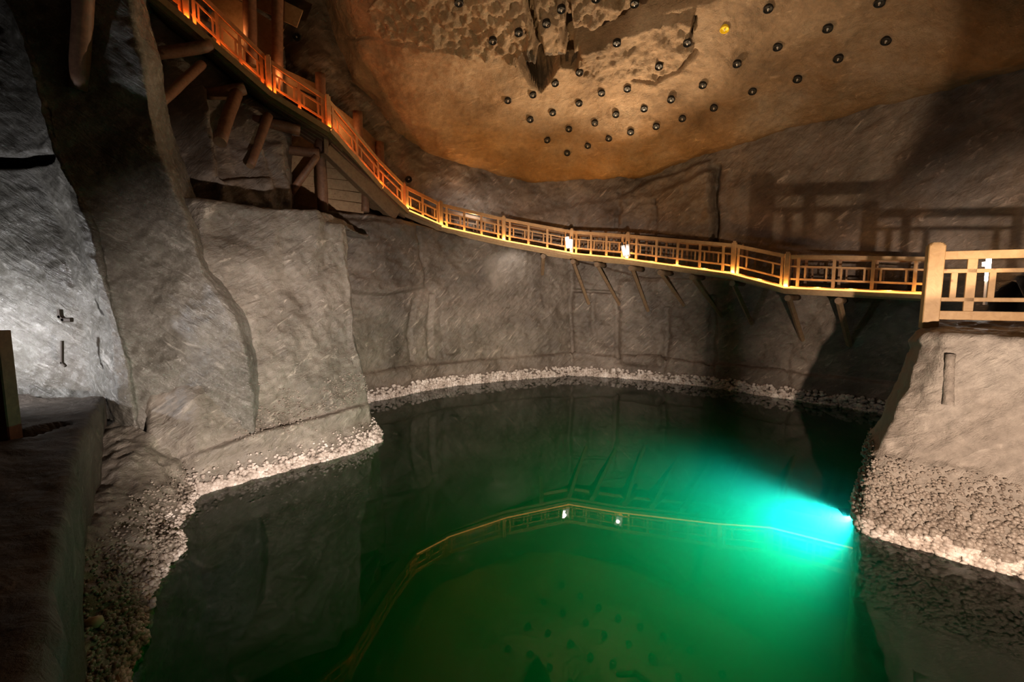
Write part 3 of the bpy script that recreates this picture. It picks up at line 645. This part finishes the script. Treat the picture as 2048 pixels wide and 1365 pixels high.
# broad beam under the steep flight
bm_ = empty('slanting_beam', at(786, 430, 18.3), 'broad dark beam slanting beneath the steep flight of stairs', 'beam')
MB().bar(at(652, 296, 16.2), at(790, 432, 18.3), .30, .50, bev=.02).build('timber', M['old_and_shaded_wood'], bm_)
MB().bar(at(660, 285, 16.2), at(790, 415, 18.35), .24, .16, bev=.02).build('packing', M['log_wood'], bm_)
for i, (a, b_, r0, lb) in enumerate([((300, 108, 13.6), (425, 92, 14.3), .16, 'dark horizontal log carrying the upper stairs'), ((410, 190, 14.4), (490, 178, 14.9), .18, 'dark horizontal log above the thick short prop'),
                                ((505, 238, 15.2), (600, 262, 15.8), .17, 'log end sticking out beneath the stair landing'), ((562, 300, 15.9), (640, 306, 16.1), .15, 'horizontal log on top of the boarded alcove')]):
    r = empty('cross_log', at(*b_), lb, 'log', 'cross logs under the stairs'); MB().log(at(*a), at(*b_), r0, r0, 12, 5, .06, 40 + i).build('trunk', M['log_wood'], r, smooth=True)
lp = empty('landing_post', at(652, 300, 16.1), 'squared post hanging below the stair landing', 'post')
MB().bar(at(651, 262, 16.05), at(652, 308, 16.1), .14, .14, bev=.01).build('timber', M['old_and_shaded_wood'], lp)

# boards behind the stairs and in the alcove: every board its own piece
def boards(name, lb, quads, mt, thick=.05):
    c = at(*quads[0][0]); r = empty(name, c, lb, 'boards')
    for a, b_, h in quads:
        A, B = vec(at(*a)), vec(at(*b_)); MB().bar(A, B, thick + random.uniform(-.008, .008), h, bev=.006).build('plank', mt, r)
    return r
up_b = []
for k in range(9):
    y0 = -130 + k * 34
    up_b.append(((395 + k * 6, y0 - 40 + k*5, 16.45), (600 if k == 3 else 560, y0 + 60 + k*2, 16.95), .60))
boards('board_wall', 'wall of wide orange-lit boards behind the upper stairs', up_b, M['board_wood'])
boards('board_wall', 'two boards behind the rail between the tall log and the notched log', [((560, 148, 17.0), (640, 184, 17.7), .42), ((545, 165, 17.0), (640, 216, 17.7), .40)], M['board_wood'])
boards('board_wall', 'boards behind the rail of the steep flight between two log posts', [((650, 212, 17.75), (715, 262, 18.6), .52), ((650, 240, 17.75), (715, 292, 18.6), .52), ((715, 262, 18.6), (760, 305, 19.2), .54), ((715, 292, 18.6), (765, 342, 19.2), .54), ((660, 275, 17.8), (765, 375, 19.2), .4)], M['board_wood'])
boards('board_wall', 'boarded back of the alcove beneath the stairs', [((582, 318 + k * 20, 16.95), (728, 334 + k * 21, 17.45), .34) for k in range(5)], M['board_wood'])

# ------------------------------------------------------------------ lamps on the bridge
def tube_lamp(px0, py0, px1, py1, Y, w, lb, glow, power=0):
    a, b_ = vec(at(px0, py0, Y)), vec(at(px1, py1, Y)); r = empty('tube_lamp', b_, lb, 'lamp')
    MB().bar(a, b_, w, w * .7, up=(0, 1, 0), bev=w * .12).build('housing', M['white_enamel'], r)
    d = (b_ - a).normalized(); o = Vector((-.02, -w * .36, 0)); 
    MB().bar(a + d * .06 + o, b_ - d * .06 + o, w * .62, w * .25, up=(0, 1, 0), bev=w * .06).build('diffuser', glow, r, label='glowing diffuser')
    MB().bar(a - d * .12, a, w * .4, w * .4, up=(0, 1, 0)).build('cable_gland', M['black_iron'], r)
    if power: lamp('POINT', 'tube_light', a.lerp(b_, .5) + Vector((0, -.16, 0)), power, (1, .93, .85), .08)
tube_lamp(1134, 474, 1136, 497, 20.25, .17, 'bright white tube lamp left of the bridge post, first pair', M['tube_glow'], 14)
tube_lamp(1143, 479, 1143, 500, 20.2, .13, 'pale unlit-looking lamp box on the bridge post, first pair', M['tube_soft'])
tube_lamp(1245, 491, 1250, 514, 18.75, .15, 'white lamp leaning left of the second bridge post', M['tube_soft'], 4)
tube_lamp(1255, 489, 1257, 513, 18.7, .13, 'cream lamp box on the second bridge post', M['tube_soft'])
a, b_ = vec(at(1978, 516, 11.8)), vec(at(1974, 562, 11.8)); r = empty('tube_lamp', b_, 'bright tall lamp by the arch behind the ledge railing', 'lamp')
MB().bar(a, b_, .09, .09, up=(0, 1, 0), bev=.02).build('tube', M['tube_glow'], r)
MB().bar(at(1969, 524, 11.85), at(1969, 533, 11.85), .10, .08, up=(0, 1, 0), bev=.02).build('ballast_box', M['white_enamel'], r)
MB().bar(b_, at(1970, 610, 11.8), .06, .06, up=(0, 1, 0)).build('stand', M['bolt_steel'], r)

# underwater floodlight at the corner of the ledge
q = vec(onz(1711, 1034, -.7)); r = empty('underwater_floodlight', q, 'glowing floodlight under water at the corner of the ledge', 'lamp')
dr = Vector((-5, 1.7, -.6)).normalized()
MB().lathe(q - dr * .2, dr, [(.03, 0), (.07, .04), (.075, .16), (.07, .17)], 18).build('housing', M['black_iron'], r, smooth=True)
MB().lathe(q - dr * .035, dr, [(.06, 0), (.05, .02)], 18).build('lens', M['water_lamp_glow'], r)
MB().bar(q - dr * .22 + Vector((0, 0, .085)), q + dr * .27 + Vector((0, 0, .085)), .34, .015).build('added_light_shield', M['black_iron'], r)  # added plate that keeps the lamp's upward light off the walls
MB().bar(q - dr * .25, q - dr * .12 + Vector((0, 0, -.3)), .05, .05).build('bracket', M['rusty_iron'], r)

# ------------------------------------------------------------------ railing on the ledge
p0 = onz(1857, 650, ZL + .02); Y0 = p0[1]
e1 = at(2048, 640, Y0 * .935); d = vec(e1) - vec(p0); d.z = 0; d.normalize()
nr = empty('ledge_railing', p0, 'pale pine railing with knots on the ledge at the right', 'railing')
s_ = Y0 / F; zpx = lambda y: float(at(1868, y, Y0)[2])
post_w = 26 * s_
topz = zpx(492)
base = vec(p0)
mb = MB(); flat = d.cross(Vector((0, 0, 1)))
b0 = base + Vector((0, 0, -.06)); t0 = Vector((base.x, base.y, topz))
mb.bar(b0, t0, post_w, post_w * .9, up=flat, bev=.012); [mb.bar(t0 + Vector((0, 0, a_)), t0 + Vector((0, 0, b2)), post_w * w_, post_w * w_ * .9, up=flat, bev=.03 * w_) for a_, b2, w_ in ((0, .022, .93), (.022, .042, .78), (.042, .056, .56))]; mb.build('post', M['pine'], nr)
def zrail(y): return zpx(y)
Lr = 4.2
for yy, th, nm in ((512, 16, 'top_rail'), (543, 8, 'middle_rail'), (599, 8, 'lower_rail'), (630, 17, 'bottom_rail')):
    z = zrail(yy); a = Vector((base.x, base.y, z)) + d * post_w * .45; MB().bar(a, a + d * Lr, .09 if th > 10 else .05, th * s_, bev=.006).build(nm, M['pine'], nr)
def upright(dist, ya, yb, w, nm):
    a = base + d * dist; MB().bar(Vector((a.x, a.y, zrail(yb))), Vector((a.x, a.y, zrail(ya))), w * s_, .05, up=flat, bev=.005).build(nm, M['pine'], nr)
sp = 0.50
for k in range(5):
    upright(sp + k * 1.35, 520, 623, 15, 'baluster')
    upright(sp - .22 + k * 1.35, 546, 596, 10, 'short_baluster'); upright(sp + .27 + k * 1.35, 546, 596, 10, 'short_baluster')
far_post = base + d * (Lr + .1); MB().bar(far_post + Vector((0, 0, -.06)), Vector((far_post.x, far_post.y, topz)), post_w, post_w * .9, up=flat, bev=.012).build('post', M['pine'], nr)

# old post at the left edge of the picture
q0 = onz(16, 872, PZ); pz = float(at(16, 662, q0[1])[2])
r = empty('wooden_post', q0, 'weathered reddish wooden post at the left edge on the dark platform', 'post')
MB().bar(vec(q0) - Vector((0, 0, .05)), (q0[0], q0[1], pz), .24, .2, up=(0, 1, 0), bev=.015).build('timber', M['log_wood'], r)
MB().bar((q0[0] - .16, q0[1] - .02, pz - .1), (q0[0] - .16, q0[1] - .02, q0[2] + .4), .10, .1, up=(0, 1, 0), bev=.01).build('side_board', M['old_and_shaded_wood'], r)

# iron hooks on the left wall
def hook(pts, Y, lb, rad):
    P = [vec(at(x, y, Y)) for x, y in pts]; r = empty('iron_hook', P[0], lb, 'hook')
    mb = MB()
    for a, b_ in zip(P[:-1], P[1:]): mb.bar(a, b_, rad, rad, up=(0, 1, 0), ext=rad * .3, bev=rad * .2)
    mb.build('bent_bar', M['rusty_iron'], r)
hook([(120, 622), (121, 634), (128, 640), (141, 640)], 8.95, 'short bent iron hook on the shiny left wall', .08)
hook([(124, 684), (124, 726), (130, 732)], 8.95, 'long crusted iron hook below the short one on the left wall', .05)
# crusted bar on the ledge face
bp_ = [(lambda h: h[0] + h[1] * .035)(wallhit(1895 - k * 1.6, 703 + k * 17, 'wall_right')) for k in range(7)]
r = empty('crusted_bar', bp_[-1], 'upright salt-crusted bar on the face of the right ledge', 'bar')
MB().log(bp_[0], bp_[-1], .06, .068, 12, 14, .10, 5).build('bar', M['rock_ledge'], r, smooth=True)
# slanting timber and pale lump at the lower left shore
r = empty('sunken_timber', onz(225, 1375), 'dark timber slanting into the water at the lower left shore', 'timber')
MB().bar(at(205, 1290, 4.55), onz(245, 1400), .07, .05, bev=.01).build('timber', M['old_and_shaded_wood'], r)
P_, n_b = wallhit(197, 1245, 'bank_left')
r = empty('pale_stone', P_, 'smooth pale tan stone lying on the crusted bank', 'stone')
vv = IV.copy(); vv = vv * np.array((.12, .09, .05)) * (1 + .15 * rng.uniform(-1, 1, (len(vv), 1)))
so = link('stone_body', mesh_np('stone_body', vv + np.array((0, 0, .03)), IF, plain('pale_stone', (.42, .34, .24), .8)), r)

# ------------------------------------------------------------------ rock bolts in the ceiling
BOLTS = [(981, 91), (1041, 74), (1084, 53), (1123, 29), (1184, 3), (1276, 14), (1232, 96), (1159, 155), (1114, 177), (1071, 199), (1020, 211), (1200, 196), (1254, 188), (1157, 217), (1104, 236), (1063, 249),
         (1229, 239), (1283, 226), (1182, 254), (1139, 269), (1100, 289), (1259, 275), (1213, 286), (1169, 300), (1132, 317), (1533, 27), (1759, 15), (1647, 63), (1373, 96), (1552, 104), (1767, 88), (1673, 126),
         (1477, 138), (1314, 142), (1587, 164), (1399, 179), (1503, 193), (1339, 209), (1425, 226), (1364, 248), (1309, 263), (920, 15)]
pm = MB().lathe((0, 0, 0), (0, 0, 1), [(.125, -.06), (.13, .05), (.118, .06), (.10, .02), (.03, .012)], 16)
bolt_pl = bpy.data.meshes.new('plate'); bolt_pl.from_pydata(pm.v, [], pm.f); bolt_pl.materials.append(M['black_iron'])
nm_ = MB().lathe((0, 0, 0), (0, 0, 1), [(.026, 0), (.026, .04), (.015, .045), (.015, .085)], 8)
bolt_nut = bpy.data.meshes.new('bolt_end'); bolt_nut.from_pydata(nm_.v, [], nm_.f); bolt_nut.materials.append(M['bolt_steel'])
bolt_ym = bolt_pl.copy(); bolt_ym.materials.clear(); bolt_ym.materials.append(M['yellow_paint'])
def put_bolt(px, py, lb, pmesh, wall, grp):
    P, n = wallhit(px, py, wall)
    r = empty('rock_bolt', P + n * .02, lb, 'rock bolt', grp); r.rotation_euler = Vector(n).to_track_quat('Z', 'Y').to_euler()
    link('plate', pmesh, r); link('bolt_end', bolt_nut, r)
NAMED = {(981, 91): 'black rock bolt in the plastered ceiling left of the dark heart-shaped pocket', (1041, 74): 'black rock bolt just left of the left vertical fissure in the ceiling', (1084, 53): 'black rock bolt between the two vertical fissures in the ceiling',
         (1123, 29): 'black rock bolt touching the left side of the right vertical fissure', (1184, 3): 'black rock bolt at the top edge of the picture right of the fissures', (1276, 14): 'black rock bolt above the wide slanting crack in the ceiling',
         (920, 15): 'black rock bolt highest on the rough plaster at the left of the ceiling', (1232, 96): 'black rock bolt in the middle of the rough raised patch below the crack', (1373, 96): 'black rock bolt at the right rim of the rough raised patch', (1314, 142): 'black rock bolt low inside the rough raised patch'}
RIGHT = [(1477, 138), (1503, 193), (1533, 27), (1552, 104), (1587, 164), (1647, 63), (1673, 126), (1759, 15), (1767, 88)]
for k, q_ in enumerate(RIGHT): NAMED[q_] = 'black rock bolt, %s from the left of nine spaced ones on the right ceiling flank' % (NTH + ['ninth'])[k]
ROWS = [[(1071, 199), (1114, 177), (1159, 155), (1200, 196), (1254, 188), (1399, 179)], [(1020, 211), (1157, 217), (1283, 226), (1339, 209), (1425, 226)], [(1063, 249), (1104, 236), (1182, 254), (1229, 239), (1364, 248)],
        [(1139, 269), (1259, 275), (1309, 263)], [(1100, 289), (1132, 317), (1169, 300), (1213, 286)]]
for j, row in enumerate(ROWS):
    for k, q_ in enumerate(row): NAMED[q_] = 'black rock bolt, %s from the left in the %s row of the low ceiling cluster' % (NTH[k], NTH[j])
for px, py in BOLTS:
    put_bolt(px, py, NAMED.get((px, py), 'black round-plated rock bolt in the close cluster low on the brown ceiling'), bolt_pl, 'ceiling', 'rock bolts in the ceiling')
put_bolt(1445, 67, 'rock bolt with a yellow plate in the cavern ceiling', bolt_ym, 'ceiling', None)
put_bolt(605, 72, 'rock bolt in the wall right of the tall log behind the stairs', bolt_pl, 'wall_back', None)
put_bolt(826, 354, 'rock bolt in the wall above the foot of the stairs', bolt_pl, 'wall_back', None)
